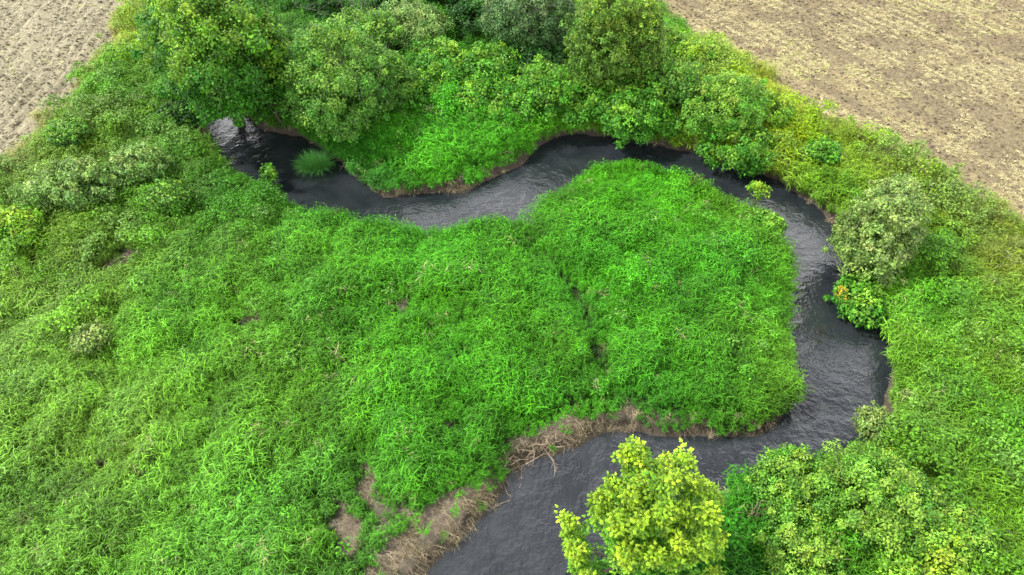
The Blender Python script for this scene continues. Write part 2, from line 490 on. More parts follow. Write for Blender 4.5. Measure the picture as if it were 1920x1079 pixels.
# ------------------------------------------------------------------ instanced ground cover (uncountable)
def blade(V, F, p0, d0, length, width, droop, rnd, seg=3):
    """one arching leaf blade"""
    p = np.array(p0, float); d = np.array(d0, float); d /= np.linalg.norm(d)
    side_ = np.cross(d, (0, 0, 1)); n = np.linalg.norm(side_)
    side_ = side_ / n if n > 1e-3 else np.array((1., 0, 0))
    base = len(V)
    for k in range(seg + 1):
        w = width * (1 - (k / seg) ** 1.6) * .5 + .0008
        V.append(p - side_ * w); V.append(p + side_ * w)
        if k:
            F.append((base + 2 * k - 2, base + 2 * k - 1, base + 2 * k + 1, base + 2 * k))
        d = d + np.array((0, 0, -droop / seg)); d /= np.linalg.norm(d)
        p = p + d * length / seg


def reed_tuft(seed, stems=8, h=(.5, .85), leaf=(.10, .215), width=.0175, spread=.19, droop=1.5, nl=10):
    r = random.Random(seed); V, F = [], []
    for s in range(stems):
        a = r.uniform(0, 6.283); rr = spread * math.sqrt(r.random())
        b = np.array((rr * math.cos(a), rr * math.sin(a), -.05))
        lean = np.array((r.gauss(0, .16), r.gauss(0, .16), 1.)); lean /= np.linalg.norm(lean)
        H = r.uniform(*h)
        blade(V, F, b, lean, H, width * .5, .25, r, 2)
        a2 = r.uniform(0, 6.283)
        for k in range(nl):
            f = .35 + .65 * (k + r.random() * .6) / nl
            a2 += math.pi * .8 + r.uniform(-.6, .6)
            e = r.uniform(.5, 1.6)
            blade(V, F, b + lean * H * min(f, 1), (math.cos(a2), math.sin(a2), e), r.uniform(*leaf), width * r.uniform(.8, 1.25), droop * r.uniform(.7, 1.4), r)
    return np.array(V), np.array(F)


def forb_tuft(seed, n=44, R=.26, leaf=.085):
    r = RS(seed)
    V, F = leaf_cloud(r, np.zeros((1, 3)) + (0, 0, .30), np.array([R]), np.array([[0, 0, 1.]]), n, leaf)
    return V, F




def leaf_cloud(r, C, rad, outw, per, L, wid=.55, tipbend=.15, up=.5):
    """quads: per leaves about every centre in C"""
    n = len(C) * per
    c = np.repeat(C, per, 0); rr = np.repeat(rad, per)[:, None]; o = np.repeat(outw, per, 0)
    d = unit(r.normal(size=(n, 3)) + .8 * o + (0, 0, .35))
    p = c + d * rr * (r.uniform(.25, 1.08, (n, 1)) ** .6) * (1, 1, .85)
    nn = unit(d + (0, 0, up) + .55 * r.normal(size=(n, 3)))
    a = unit(np.cross(nn, r.normal(size=(n, 3))))
    a = unit(a + .35 * d - (0, 0, .15)); b = np.cross(nn, a)
    Ls = L * r.uniform(.65, 1.35, (n, 1)); w = Ls * wid * .5
    mid = p + a * Ls * .45
    V = np.stack([p, mid + b * w - nn * w * .35, p + a * Ls - nn * Ls * tipbend, mid - b * w - nn * w * .35], 1).reshape(-1, 3)
    F = np.arange(n * 4).reshape(-1, 4)
    return V, F


def src(name, V, F, mat):
    return bpy.data.objects.new(name, np_mesh(name, V, F, mat))


def scatter(name, sources, P, rot, scl, tint, idx, label):
    me = np_mesh(name, P, np.zeros((0, 3)), None, False,
                 {'rot': ('FLOAT_VECTOR', rot), 'scl': ('FLOAT_VECTOR', scl), 'tint': ('FLOAT_COLOR', tint), 'idx': ('INT', idx)})
    o = link(bpy.data.objects.new(name, me))
    ng = bpy.data.node_groups.new(name + '_cover', 'GeometryNodeTree')
    ng.interface.new_socket('Geometry', in_out='INPUT', socket_type='NodeSocketGeometry')
    ng.interface.new_socket('Geometry', in_out='OUTPUT', socket_type='NodeSocketGeometry')
    n = ng.nodes.new; L = ng.links.new
    gi = n('NodeGroupInput'); go = n('NodeGroupOutput'); iop = n('GeometryNodeInstanceOnPoints'); jn = n('GeometryNodeJoinGeometry')
    for s in reversed(sources):
        oi = n('GeometryNodeObjectInfo'); oi.inputs['Object'].default_value = s; oi.inputs['As Instance'].default_value = False
        g2 = n('GeometryNodeGeometryToInstance'); L(oi.outputs['Geometry'], g2.inputs[0]); L(g2.outputs[0], jn.inputs[0])

    def na(nm, ty):
        a = n('GeometryNodeInputNamedAttribute'); a.data_type = ty; a.inputs['Name'].default_value = nm
        return a.outputs['Attribute']
    e2r = n('FunctionNodeEulerToRotation'); L(na('rot', 'FLOAT_VECTOR'), e2r.inputs[0])
    L(gi.outputs[0], iop.inputs['Points']); L(jn.outputs[0], iop.inputs['Instance']); iop.inputs['Pick Instance'].default_value = True
    L(na('idx', 'INT'), iop.inputs['Instance Index']); L(e2r.outputs[0], iop.inputs['Rotation']); L(na('scl', 'FLOAT_VECTOR'), iop.inputs['Scale'])
    L(iop.outputs[0], go.inputs[0])
    md = o.modifiers.new('cover', 'NODES'); md.node_group = ng
    tag(o, label, kind='stuff')
    return o


# plant colour at surveyed spots, blended between; a few spots have shade painted in
ANCH = [((1200, 350), (.055, .27, .018)), ((1350, 500), (.045, .23, .022)), ((1150, 520), (.05, .25, .02)), ((850, 450), (.055, .26, .02)), ((700, 600), (.05, .22, .02)),
        ((1250, 700), (.042, .20, .022)), ((800, 800), (.042, .20, .022)), ((900, 700), (.05, .24, .018)), ((500, 750), (.085, .25, .035)), ((350, 600), (.08, .27, .03)),
        ((100, 600), (.125, .26, .06)), ((200, 800), (.115, .26, .06)), ((450, 950), (.08, .255, .045)), ((100, 1000), (.10, .255, .055)), ((300, 1050), (.085, .25, .045)),
        ((150, 480), (.11, .24, .055)), ((60, 450), (.09, .2, .035)), ((200, 330), (.10, .24, .06)), ((300, 280), (.08, .22, .05)), ((420, 350), (.045, .16, .035)),
        ((250, 180), (.08, .23, .035)), ((120, 290), (.12, .22, .05)), ((180, 230), (.10, .2, .045)), ((250, 60), (.18, .28, .045)), ((800, 270), (.055, .27, .018)),
        ((700, 320), (.03, .17, .025)), ((900, 290), (.045, .22, .022)), ((660, 240), (.03, .15, .02)), ((1250, 40), (.08, .24, .02)), ((1450, 170), (.24, .33, .03)), ((1380, 120), (.20, .30, .03)),
        ((1560, 290), (.14, .27, .03)), ((1480, 250), (.20, .30, .02)), ((1680, 320), (.15, .24, .04)), ((1560, 340), (.075, .20, .03)), ((1790, 400), (.15, .23, .055)), ((1880, 470), (.16, .22, .06)),
        ((1760, 450), (.07, .19, .04)), ((1750, 560), (.08, .26, .035)), ((1870, 640), (.11, .25, .055)), ((1720, 680), (.095, .26, .035)), ((1850, 800), (.085, .25, .03)), ((1760, 820), (.095, .21, .055)),  # spot right of the round grey green bush is darkened for its shade
        ((1660, 820), (.09, .21, .035)), ((1900, 1000), (.09, .22, .03)), ((1380, 1000), (.03, .17, .02)), ((1400, 940), (.035, .17, .02)), ((650, 20), (.03, .13, .02)), ((950, 80), (.03, .13, .015)),  # thicket spots at the top edge are tinted dark for the shade there
        ((1650, 630), (.09, .22, .04)), ((1700, 750), (.085, .21, .05))]
AXY = np.array([at(x, y, 1.2) for (x, y), _ in ANCH]); ACO = np.array([c for _, c in ANCH]) * (1.14, 1.06, .42)


def plant_and_shade_colour(x, y):
    d2 = (x[:, None] - AXY[:, 0]) ** 2 + (y[:, None] - AXY[:, 1]) ** 2
    w = 1 / (d2 + .8) ** 1.6
    return (w @ ACO) / w.sum(1)[:, None]


def field_sd(x, y):
    a, _, _, _ = seg_dist(FIELD_L[:-2], x, y); b, _, _, _ = seg_dist(FIELD_R[:-2], x, y)
    a = np.where(inside(FIELD_L, x, y), -a, a); b = np.where(inside(FIELD_R, x, y), -b, b)
    return np.minimum(a, b) + (vnoise(x, y, .8, 61) - .5) * 1.1, a < b


r = RS(7)
DENS = 57
bx0, bx1, by0, by1 = -36, 40, 4, 56
ncand = int((bx1 - bx0) * (by1 - by0) * DENS)
x = r.uniform(bx0, bx1, ncand); y = r.uniform(by0, by1, ncand)
dep = depth_of(x, y, 1.0)
vis = (np.abs(x) < dep * .80 + 1.5) & (r.rand(ncand) < np.clip(30 / dep, .55, 1))
x, y, dep = x[vis], y[vis], dep[vis]
sd, q = stream_sd(x, y)
fs, isL = field_sd(x, y)
bare = bare_mask(x, y, .18)
thin = vnoise(x, y, 1.6, 51) > .86
keep = (sd > .22) & (fs > 0) & ~(bare & (r.rand(len(x)) < .96)) & ~(thin & (r.rand(len(x)) < .45)) & ((path_low(x, y) > .2) | (r.rand(len(x)) < .4))
x, y, sd, q, fs, isL, dep = x[keep], y[keep], sd[keep], q[keep], fs[keep], isL[keep], dep[keep]
n = len(x)
zz = gz(x, y)
lump = fbm(x, y, 1.15, 71, 2); lump2 = vnoise(x, y, 3.5, 73)
hs = .74 + .5 * sstep(.25, .75, lump) + .2 * (lump2 - .5)
hs *= np.where(fs < 1.2, .75, 1) * np.where(dep > 34, 1.05, 1) * (.6 + .4 * sstep(.2, .9, path_low(x, y)))
hs *= r.uniform(.8, 1.2, n)
hs *= np.where(bare_near(x, y), .6, 1)
col = plant_and_shade_colour(x, y)
col = col * (1 + .45 * (vnoise(x, y, .8, 81) - .5) + .55 * (fbm(x, y, 2.6, 82, 2) - .5))[:, None] * r.uniform(.62, 1.38, (n, 1))
yel = sstep(.55, .85, fbm(x, y, 2.2, 83, 3))[:, None]
col = col * (1 - yel * .35) + yel * .35 * (col * (1.38, 1.12, .8))
blu = sstep(.62, .8, vnoise(x, y, 1.7, 84))[:, None]
col = col * (1 - blu * .4) + blu * .4 * (col * (.75, .85, 1.5))
lm = r.rand(n) < .012
col[lm] = (.22, .25, .10)
tan = np.clip(1 - fs / 1.3, 0, 1) * np.where(isL, .85, .30)
col = col * (1 - tan[:, None]) + tan[:, None] * np.array((.33, .30, .11))
outv = unit(np.stack([q[:, 0] - x, q[:, 1] - y], -1))
edge = np.clip(1 - sd / .9, 0, 1)
th = np.abs(r.normal(0, .16, n)) + edge * .45
wdir = np.arctan2(outv[:, 1], outv[:, 0])
phi = np.where(edge > .05, wdir + r.normal(0, .5, n), r.uniform(-math.pi, math.pi, n))
th += .08
s = hs[:, None] * np.stack([r.uniform(.85, 1.25, n), r.uniform(.85, 1.25, n), np.ones(n)], -1)
wide = np.where(dep > 30, 1.12, 1.0)[:, None]; s[:, :2] *= wide
idx = r.randint(0, 8, n)
reeds = [src('reed_tuft', *reed_tuft(100 + k, droop=1.3 + .12 * k), M_grass) for k in range(8)]
scatter('meadow_grass', reeds, np.stack([x, y, zz - .02], -1), np.stack([0 * th, th, phi], -1), s, col, idx,
        'tall lush green meadow grass filling the loop of the stream and both banks')
NGR = n

# broad-leaved weeds in lumps: banks by the left field, strip by the right field, scattered elsewhere
r = RS(17)
nc = 60000
x = r.uniform(-34, 38, nc); y = r.uniform(5, 54, nc); dep = depth_of(x, y, 1)
x, y = x[np.abs(x) < dep * .8 + 1], y[np.abs(x) < dep * .8 + 1]
sd, q = stream_sd(x, y); fs, isL = field_sd(x, y)
LB = np.array([at(a, b, 1) for a, b in [(-60, 620), (150, 640), (330, 440), (640, 420), (420, 300), (350, 150), (280, 0), (240, -30), (150, 160), (-100, 400)]])
RB = np.array([at(a, b, 1) for a, b in [(1180, -20), (1300, 180), (1480, 330), (1580, 420), (1660, 640), (1640, 800), (1700, 1100), (1990, 1100), (2000, 480), (1500, 180), (1240, 0)]])
TOPB = np.array([at(a, b, 1) for a, b in [(520, -60), (500, 230), (760, 240), (1000, 250), (1300, 250), (1250, 50), (1200, -60)]])
w = .04 + .95 * inside(LB, x, y) + 1.0 * inside(RB, x, y) + .6 * inside(TOPB, x, y)
w *= .25 + 1.3 * sstep(.4, .7, fbm(x, y, 2.0, 91, 2))
k = (sd > .35) & (fs > .3) & (r.rand(len(x)) < w) & ~bare_mask(x, y)
x, y, sd, q, fs, isL = x[k], y[k], sd[k], q[k], fs[k], isL[k]
n = len(x)
lump = fbm(x, y, 1.4, 92, 2)
col = plant_and_shade_colour(x, y) * (.95, 1.1, .95) * (1 + .7 * (vnoise(x, y, 1.2, 93) - .5))[:, None]
pale = sstep(.55, .75, vnoise(x, y, 1.5, 94))[:, None]
col = col * (1 - pale * .4) + pale * .4 * np.array((.17, .27, .08))
S = (r.uniform(.7, 1.4, n) * (.6 + .8 * lump))[:, None] * np.array((1, 1, .9))
forbs = [src('forb_tuft', *forb_tuft(200 + k), M_grass) for k in range(6)]
scatter('weeds', forbs, np.stack([x, y, gz(x, y) + .15 + .65 * sstep(.25, .75, lump)], -1), np.stack([r.normal(0, .2, n), r.normal(0, .2, n), r.uniform(0, 6.28, n)], -1),
        S, col, r.randint(0, 6, n), 'rounded lumps of leafy weeds growing through the grass beside the fields')
NFO = n

# dead straw draped on the bank and the bare patches
r = RS(27)
nc = 90000
x = r.uniform(-22, 22, nc); y = r.uniform(5, 46, nc)
sd, q = stream_sd(x, y)
bare = bare_mask(x, y)
pick_ = (sd > .1) & ((bare & (r.rand(nc) < .5)) | ((sd < .7) & (r.rand(nc) < .16)) | (bare & (sd < .6) & (r.rand(nc) < .8)))
x, y, sd, q = x[pick_], y[pick_], sd[pick_], q[pick_]
n = len(x)
col = np.array((.38, .315, .22)) * r.uniform(.5, 1.4, (n, 1)) * np.array([1, 1, 1]) + r.uniform(0, .03, (n, 3))
wd_ = np.arctan2(q[:, 1] - y, q[:, 0] - x)
straws = [src('straw_tuft', *reed_tuft(300 + k, 9, (.25, .5), (.12, .28), .010, .16, 1.0, 2), M_grass) for k in range(4)]
scatter('dead_grass', straws, np.stack([x, y, gz(x, y) - .02], -1),
        np.stack([0 * x, 1.3 + .4 * (sd < .45) + r.normal(0, .2, n), wd_ + r.normal(0, .3, n)], -1), r.uniform(.6, 1.2, (n, 1)) * np.ones((1, 3)), col, r.randint(0, 4, n),
        'straw coloured dead grass draped down the muddy bank')


# clods and straw on the two fields
def clod(seed):
    r = RS(seed)
    t = (1 + 5 ** .5) / 2
    import itertools
    v = np.array([(1, 0, 0), (-1, 0, 0), (0, 1, 0), (0, -1, 0), (0, 0, 1), (0, 0, -1), (.7, .7, .3), (-.7, .6, .4), (-.6, -.7, .3), (.7, -.6, .4)], float)
    v *= r.uniform(.6, 1.1, (len(v), 1)); v[:, 2] *= .6
    import bmesh
    bm = bmesh.new()
    for p in v: bm.verts.new(p)
    res = bmesh.ops.convex_hull(bm, input=bm.verts)
    bmesh.ops.triangulate(bm, faces=bm.faces)
    me = bpy.data.meshes.new('clod'); bm.to_mesh(me); bm.free()
    me.materials.append(M_clod)
    return bpy.data.objects.new('clod', me)


M_clod, t_, o_ = new_mat('clod_soil')
a_ = t_.nodes.new('ShaderNodeAttribute'); a_.attribute_name = 'tint'; a_.attribute_type = 'INSTANCER'
b_ = t_.nodes.new('ShaderNodeBsdfPrincipled'); b_.inputs['Roughness'].default_value = .95; b_.inputs['Specular IOR Level'].default_value = .1
t_.links.new(mixc(t_, 1.0, a_.outputs['Color'], cramp(t_, noise(t_, 3, 4), [(.3, .6), (.7, 1.1)]), 'MULTIPLY'), b_.inputs['Base Color'])
t_.links.new(b_.outputs[0], o_.inputs['Surface'])
r = RS(37)
nc = 230000
x = r.uniform(-46, 52, nc); y = r.uniform(10, 62, nc); dep = depth_of(x, y, 1)
v_ = np.abs(x) < dep * .8 + 1
x, y = x[v_], y[v_]
fs, isL = field_sd(x, y)
k = (fs < .35) & (r.rand(len(x)) < np.where(fs > -.1, .3, 1) * (.35 + 1.0 * fbm(x, y, 1.2, 38, 3)))
x, y, isL = x[k], y[k], isL[k]; n = len(x)
col = np.where(isL[:, None], np.array((.20, .178, .118)), np.array((.19, .155, .105))) * r.uniform(.45, 1.35, (n, 1))
size = .025 + .075 * r.rand(n) ** 3
rot = np.stack([r.uniform(-.4, .4, n), r.uniform(-.4, .4, n), r.uniform(0, 6.28, n)], -1)
scatter('field_dirt', [clod(400 + k) for k in range(5)], np.stack([x, y, gz(x, y) + size * .15], -1), rot, size[:, None] * np.array((1.2, 1.2, 1)), col, r.randint(0, 5, n),
        'loose brown soil clods strewn over both tilled fields')
nc = 230000
x = r.uniform(-46, 52, nc); y = r.uniform(10, 62, nc); dep = depth_of(x, y, 1)
v_ = np.abs(x) < dep * .8 + 1
x, y = x[v_], y[v_]
fs, isL = field_sd(x, y)
k = (fs < .2) & (r.rand(len(x)) < np.where(isL, .3, 1.0) * sstep(.4, .62, fbm(x, y, 1.6, 39, 3)))
x, y, isL = x[k], y[k], isL[k]; n = len(x)
gr = (vnoise(x, y, 4, 40) > .6) & (r.rand(n) < .25)
col = np.where(gr[:, None], np.array((.40, .43, .14)), np.where(isL[:, None], np.array((.40, .37, .28)), np.array((.44, .39, .22)))) * r.uniform(.7, 1.2, (n, 1))


def straw_bit(seed):
    r = random.Random(seed); V, F = [], []
    for s in range(5):
        a = r.uniform(0, 6.28)
        blade(V, F, (r.uniform(-.1, .1), r.uniform(-.1, .1), .01 + .03 * r.random()), (math.cos(a), math.sin(a), .12), r.uniform(.1, .24), .022, .15, r, 2)
    return np.array(V), np.array(F)


scatter('straw_litter', [src('straw_bit', *straw_bit(500 + k), M_grass) for k in range(5)], np.stack([x, y, gz(x, y) + .01], -1),
        np.stack([0 * x, 0 * x, r.uniform(0, 6.28, n)], -1), r.uniform(.7, 1.3, (n, 1)) * np.ones((1, 3)), col, r.randint(0, 5, n),
        'pale straw stubble lying over the tilled fields')


# ------------------------------------------------------------------ trees and shrubs
def tube(V, F, pts, rads, seg=6):
    base = len(V); pts = [np.array(p, float) for p in pts]
    for i, (p, rd) in enumerate(zip(pts, rads)):
        d = pts[min(i + 1, len(pts) - 1)] - pts[max(i - 1, 0)]
        d = d / (np.linalg.norm(d) + 1e-9)
        a = np.cross(d, (0.3, 1, .1)); a /= np.linalg.norm(a) + 1e-9; b = np.cross(d, a)
        for k in range(seg):
            t = 6.28318 * k / seg
            V.append(p + rd * (math.cos(t) * a + math.sin(t) * b))
    for i in range(len(pts) - 1):
        for k in range(seg):
            k2 = (k + 1) % seg
            F.append((base + i * seg + k, base + i * seg + k2, base + (i + 1) * seg + k2, base + (i + 1) * seg + k))


def limb(p0, p1, r0, r1, R, sag=.1, n=4):
    """bent tapered branch between two points"""
    p0, p1 = np.array(p0, float), np.array(p1, float); L = np.linalg.norm(p1 - p0)
    pts = []
    off = R.normal(size=3) * L * .07
    for k in range(n + 1):
        t = k / n
        pts.append(p0 * (1 - t) + p1 * t + off * math.sin(t * math.pi) + np.array((0, 0, sag * L * math.sin(t * math.pi))))
    return pts, [r0 + (r1 - r0) * k / n for k in range(n + 1)]


def crown_points(R_, C, R, Rz, ncl, crad, rough, low=-.55, inner_=.25, shoots=.08):
    """clump centres over a lopsided crown of several unequal lobes"""
    nl = R_.randint(5, 8)
    lc = unit(R_.normal(size=(nl, 3)) + (0, 0, .25)) * R_.uniform(.35, .55, (nl, 1)); lr = R_.uniform(.42, .64, nl)
    lc = np.concatenate([lc, [[0, 0, 0]]]); lr = np.append(lr, .78)
    m = ncl * 3
    w = lr ** 2 / (lr ** 2).sum(); L_ = R_.choice(nl + 1, m, p=w)
    d0 = unit(R_.normal(size=(m, 3)))
    t = 1 - np.abs(R_.normal(0, .10, m))
    inn = R_.rand(m) < inner_
    t[inn] = R_.uniform(.3, .8, inn.sum())
    sh = R_.rand(m) < shoots
    t[sh] = R_.uniform(1.0, 1.3, sh.sum())
    ks = R_.normal(size=(7, 3)) * 5
    e = 1 + rough * .5 * np.cos(d0 @ ks.T).sum(1) / 2.6
    Q = lc[L_] + d0 * (lr[L_] * t * e)[:, None]
    own = np.linalg.norm(Q[:, None] - lc[None], axis=2) / lr[None]
    buried = (own < .62).any(1) & ~inn
    ok = (Q[:, 2] > low) & ~buried
    Q, d0, t, sh = Q[ok][:ncl], d0[ok][:ncl], t[ok][:ncl], sh[ok][:ncl]
    rr = crad * R_.uniform(.5, 1.45, len(Q)); rr[sh] *= .5
    d = unit(d0 + .6 * unit(Q))
    return Q * (R, R, Rz), rr, d, t


KINDS = {   # tint, fresh tip tint, tip share, leaf length, clump radius factor, roughness
    'ash': ((.04, .165, .010), (.26, .44, .03), .48, .13, .14, .22),
    'willow': ((.07, .20, .022), (.23, .40, .05), .42, .10, .15, .18),
    'silver': ((.07, .15, .045), (.20, .29, .12), .35, .10, .16, .17),
    'bright': ((.06, .225, .016), (.22, .42, .035), .45, .12, .20, .20),
    'vine': ((.09, .19, .02), (.28, .42, .045), .35, .10, .13, .42),
    'yellow': ((.12, .29, .02), (.36, .48, .035), .4, .11, .20, .20),
    'dark': ((.024, .10, .014), (.06, .18, .02), .2, .12, .18, .18),  # dark leaves; for the shaded bushes this puts shade into the colour
    'pale': ((.12, .24, .05), (.27, .39, .11), .5, .10, .18, .20),
    'greyshrub': ((.13, .22, .045), (.27, .37, .11), .5, .10, .15, .18),
    'gold': ((.09, .25, .022), (.27, .42, .05), .45, .085, .16, .20),
}


def plant(name, cat, label, cx, cy, rx, ry, kind, zk=.85, group=None, density=1.0, trunk_r=None, stems=5, seed=0, rz_max=1.7, lift=0.0, shape_low=-.55, inner_=.22):
    """crown centre and size are given as surveyed in the picture; the plant stands on the ground below it"""
    tint, tip, tipf, ll, cf, rough = KINDS[kind]
    R_ = RS(1000 + seed)
    zc = 2.0
    for _ in range(6):
        X, Y = at(cx, cy, zc)
        ppm = FPX / depth_of(X, Y, zc)
        R = rx / ppm * 1.13
        dep_ang = math.atan2(CAM_H - zc, Y)
        v = (ry / ppm) ** 2 - (R * math.sin(dep_ang)) ** 2
        Rz = math.sqrt(max(v, 0)) / math.cos(dep_ang) * 1.08
        Rz = min(max(Rz, .55 * R), rz_max * R)
        zg = float(gz(X, Y)) if abs(X) < 60 else .7
        zg = max(zg, .1)
        zc = zg + zk * Rz + lift
    root = empty(name, (X, Y, zg)); tag(root, label, cat, group)
    C = np.array((0, 0, zc - zg))
    crad = max(cf * R, .16); crad = min(crad, .55)
    area = 4 * math.pi * ((R * R + 2 * R * Rz) / 3)
    ncl = int(max(24, .85 * area / (crad * crad)))
    P, rr, d, t = crown_points(R_, C, R, Rz, ncl, crad, rough, shape_low, inner_, .12 if R > .75 else .42)
    P = P + C
    keep = P[:, 2] > .05
    P, rr, d, t = P[keep], rr[keep], d[keep], t[keep]
    L = ll * (1 if ppm > 55 else 1.15)
    per = int(np.clip(density * 12 * (np.mean(rr) ** 2) / (L * L), 14, 130))
    Vv, Ff = leaf_cloud(R_, P, rr, d, per, L)
    # leaf colour by clump: older leaves inside, fresh pale growth on shoots and sunny tops
    m = len(P)
    fresh = np.clip(R_.rand(m) * .9 + .55 * d[:, 2] + (t > 1) * .12 - (1 - tipf), 0, 1)
    cc = np.array(tint) * (1 - fresh[:, None]) + np.array(tip) * fresh[:, None]
    cc = cc * R_.uniform(.72, 1.28, (m, 1)) * (1 + R_.normal(0, .06, (m, 3)))
    tc_ = np.repeat(cc, per * 4, 0)
    cr = link(bpy.data.objects.new('crown', np_mesh('crown', Vv, Ff, M_leaf, False, {'tint': ('FLOAT_COLOR', tc_)})), root)
    tag(cr, kind='stuff')
    # woody parts
    bark = M_greybark if kind in ('silver', 'greyshrub', 'pale', 'willow') else M_bark
    if trunk_r:
        Vt, Ft = [], []
        top = C[2] + Rz * .35
        pts, rad = limb((0, 0, -.2), (R_.normal(0, .12), R_.normal(0, .12), top), trunk_r, trunk_r * .35, R_, 0, 6)
        tube(Vt, Ft, pts, rad, 8)
        link(bpy.data.objects.new('trunk', np_mesh('trunk', Vt, Ft, bark, True)), root)
        for k in range(8):
            Vt, Ft = [], []
            s0 = pts[2 + k % 4]; tgt = P[R_.randint(m)]
            p_, r_ = limb(s0, tgt, trunk_r * .4, .012, R_, .08, 5); tube(Vt, Ft, p_, r_, 5)
            for q_ in range(5):
                j = R_.randint(1, 5); e = P[np.argmin(np.linalg.norm(P - (p_[j] + R_.normal(size=3) * R * .4), axis=1))]
                a_, b2 = limb(p_[j], e, .02, .006, R_, .05, 3); tube(Vt, Ft, a_, b2, 4)
            link(bpy.data.objects.new('limb', np_mesh('limb', Vt, Ft, bark, True)), root)
    elif stems:
        for k in range(stems):
            Vt, Ft = [], []
            tgt = P[R_.randint(m)]
            b0 = (R_.normal(0, .12 * R), R_.normal(0, .12 * R), -.1)
            p_, r_ = limb(b0, tgt, .02 + .012 * R, .008, R_, .05, 4); tube(Vt, Ft, p_, r_, 5)
            for q_ in range(4):
                j = R_.randint(1, 5); e = P[np.argmin(np.linalg.norm(P - (p_[j] + R_.normal(size=3) * R * .5), axis=1))]
                a_, b2 = limb(p_[j], e, .014, .005, R_, .05, 3); tube(Vt, Ft, a_, b2, 4)
            link(bpy.data.objects.new('stem', np_mesh('stem', Vt, Ft, bark, True)), root)
    global NTRI
    NTRI += len(Ff) * 2
    return root


NTRI = 0
G1 = 'trees and shrubs of the thicket beyond the stream'
plant('tree', 'tree', 'tall bright leafy tree hanging over the upstream end of the water', 405, 88, 128, 150, 'ash', 1.0, G1, 1.3, .2, seed=1, shape_low=-.8, inner_=.4)
plant('tree', 'tree', 'broad grey green willow with bare twigs beside the tall leafy tree', 632, 150, 98, 108, 'willow', 1.0, G1, 1.0, .16, seed=2)
plant('shrub', 'shrub', 'rounded sage green bush behind the broad willow', 770, 62, 66, 50, 'pale', .85, G1, seed=3)
plant('shrub', 'shrub', 'olive bush between the broad willow and the bright thicket', 735, 160, 45, 55, 'willow', .9, G1, seed=4)
plant('tree', 'tree', 'silvery willow at the top of the thicket', 980, 38, 78, 66, 'silver', 1.1, G1, 1.0, .14, seed=5)
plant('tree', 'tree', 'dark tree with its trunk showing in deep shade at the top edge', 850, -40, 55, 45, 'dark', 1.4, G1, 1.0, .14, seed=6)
plant('shrub', 'shrub', 'bright green bush in front of the round sage bush', 830, 125, 62, 48, 'bright', .85, G1, seed=7)
plant('shrub', 'shrub', 'pale green bush below the silvery willow', 925, 135, 60, 45, 'bright', .85, G1, seed=8)
plant('shrub', 'shrub', 'low leafy bush at the top of the small grassy headland', 880, 185, 45, 32, 'bright', .8, G1, seed=9)
plant('shrub', 'shrub', 'green bush tucked against the foot of the vine covered tree', 1020, 175, 62, 55, 'bright', .85, G1, seed=10)
plant('tree', 'tree', 'tall vine covered tree with a ragged olive crown', 1135, 75, 68, 105, 'vine', 1.15, G1, 1.0, .16, seed=11, rz_max=2.2)
plant('tree', 'tree', 'narrow vine covered tree beside the ragged olive one', 1205, 95, 38, 90, 'vine', 1.1, G1, 1.0, .10, seed=12, rz_max=2.5)
plant('shrub', 'shrub', 'leafy bank bush under the vine covered trees', 1090, 205, 50, 42, 'bright', .85, G1, seed=13)
plant('shrub', 'shrub', 'bush leaning over the dark water below the vine covered trees', 1180, 210, 62, 60, 'bright', .85, G1, seed=14)
plant('shrub', 'shrub', 'grey green bush between the vine covered trees and the yellow green bush', 1262, 165, 42, 60, 'willow', .9, G1, seed=15)
plant('shrub', 'shrub', 'large yellow green bush overhanging the top bend of the stream', 1345, 205, 72, 68, 'gold', .85, G1, seed=16)
plant('shrub', 'shrub', 'golden tipped bush at the field side of the large yellow green bush', 1425, 215, 50, 42, 'yellow', .85, G1, seed=17)
plant('shrub', 'shrub', 'low bush dipping to the water at the right end of the thicket', 1385, 272, 66, 36, 'bright', .8, G1, seed=18)
plant('shrub', 'shrub', 'yellow leaved bush along the grassy field edge above the thicket', 1298, 112, 48, 32, 'yellow', .8, G1, seed=19)
plant('shrub', 'shrub', 'small low bush at the water below the grey green bush', 1265, 245, 36, 30, 'bright', .8, G1, seed=20)
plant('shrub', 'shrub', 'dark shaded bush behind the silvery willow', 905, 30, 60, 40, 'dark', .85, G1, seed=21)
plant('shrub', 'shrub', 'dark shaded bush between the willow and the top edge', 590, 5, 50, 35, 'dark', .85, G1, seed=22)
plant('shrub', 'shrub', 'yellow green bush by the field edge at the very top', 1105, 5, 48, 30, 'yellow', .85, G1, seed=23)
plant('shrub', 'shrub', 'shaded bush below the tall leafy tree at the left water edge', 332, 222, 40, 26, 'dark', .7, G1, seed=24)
plant('shrub', 'shrub', 'small light green bush on the headland below the willow', 815, 218, 20, 20, 'pale', .9, seed=25)
plant('shrub', 'shrub', 'small yellowish bush on the headland below the bright thicket', 932, 218, 20, 22, 'bright', .9, seed=26)
plant('shrub', 'shrub', 'green shrub trailing over the bank beneath the willow', 655, 225, 62, 40, 'bright', .8, seed=27)

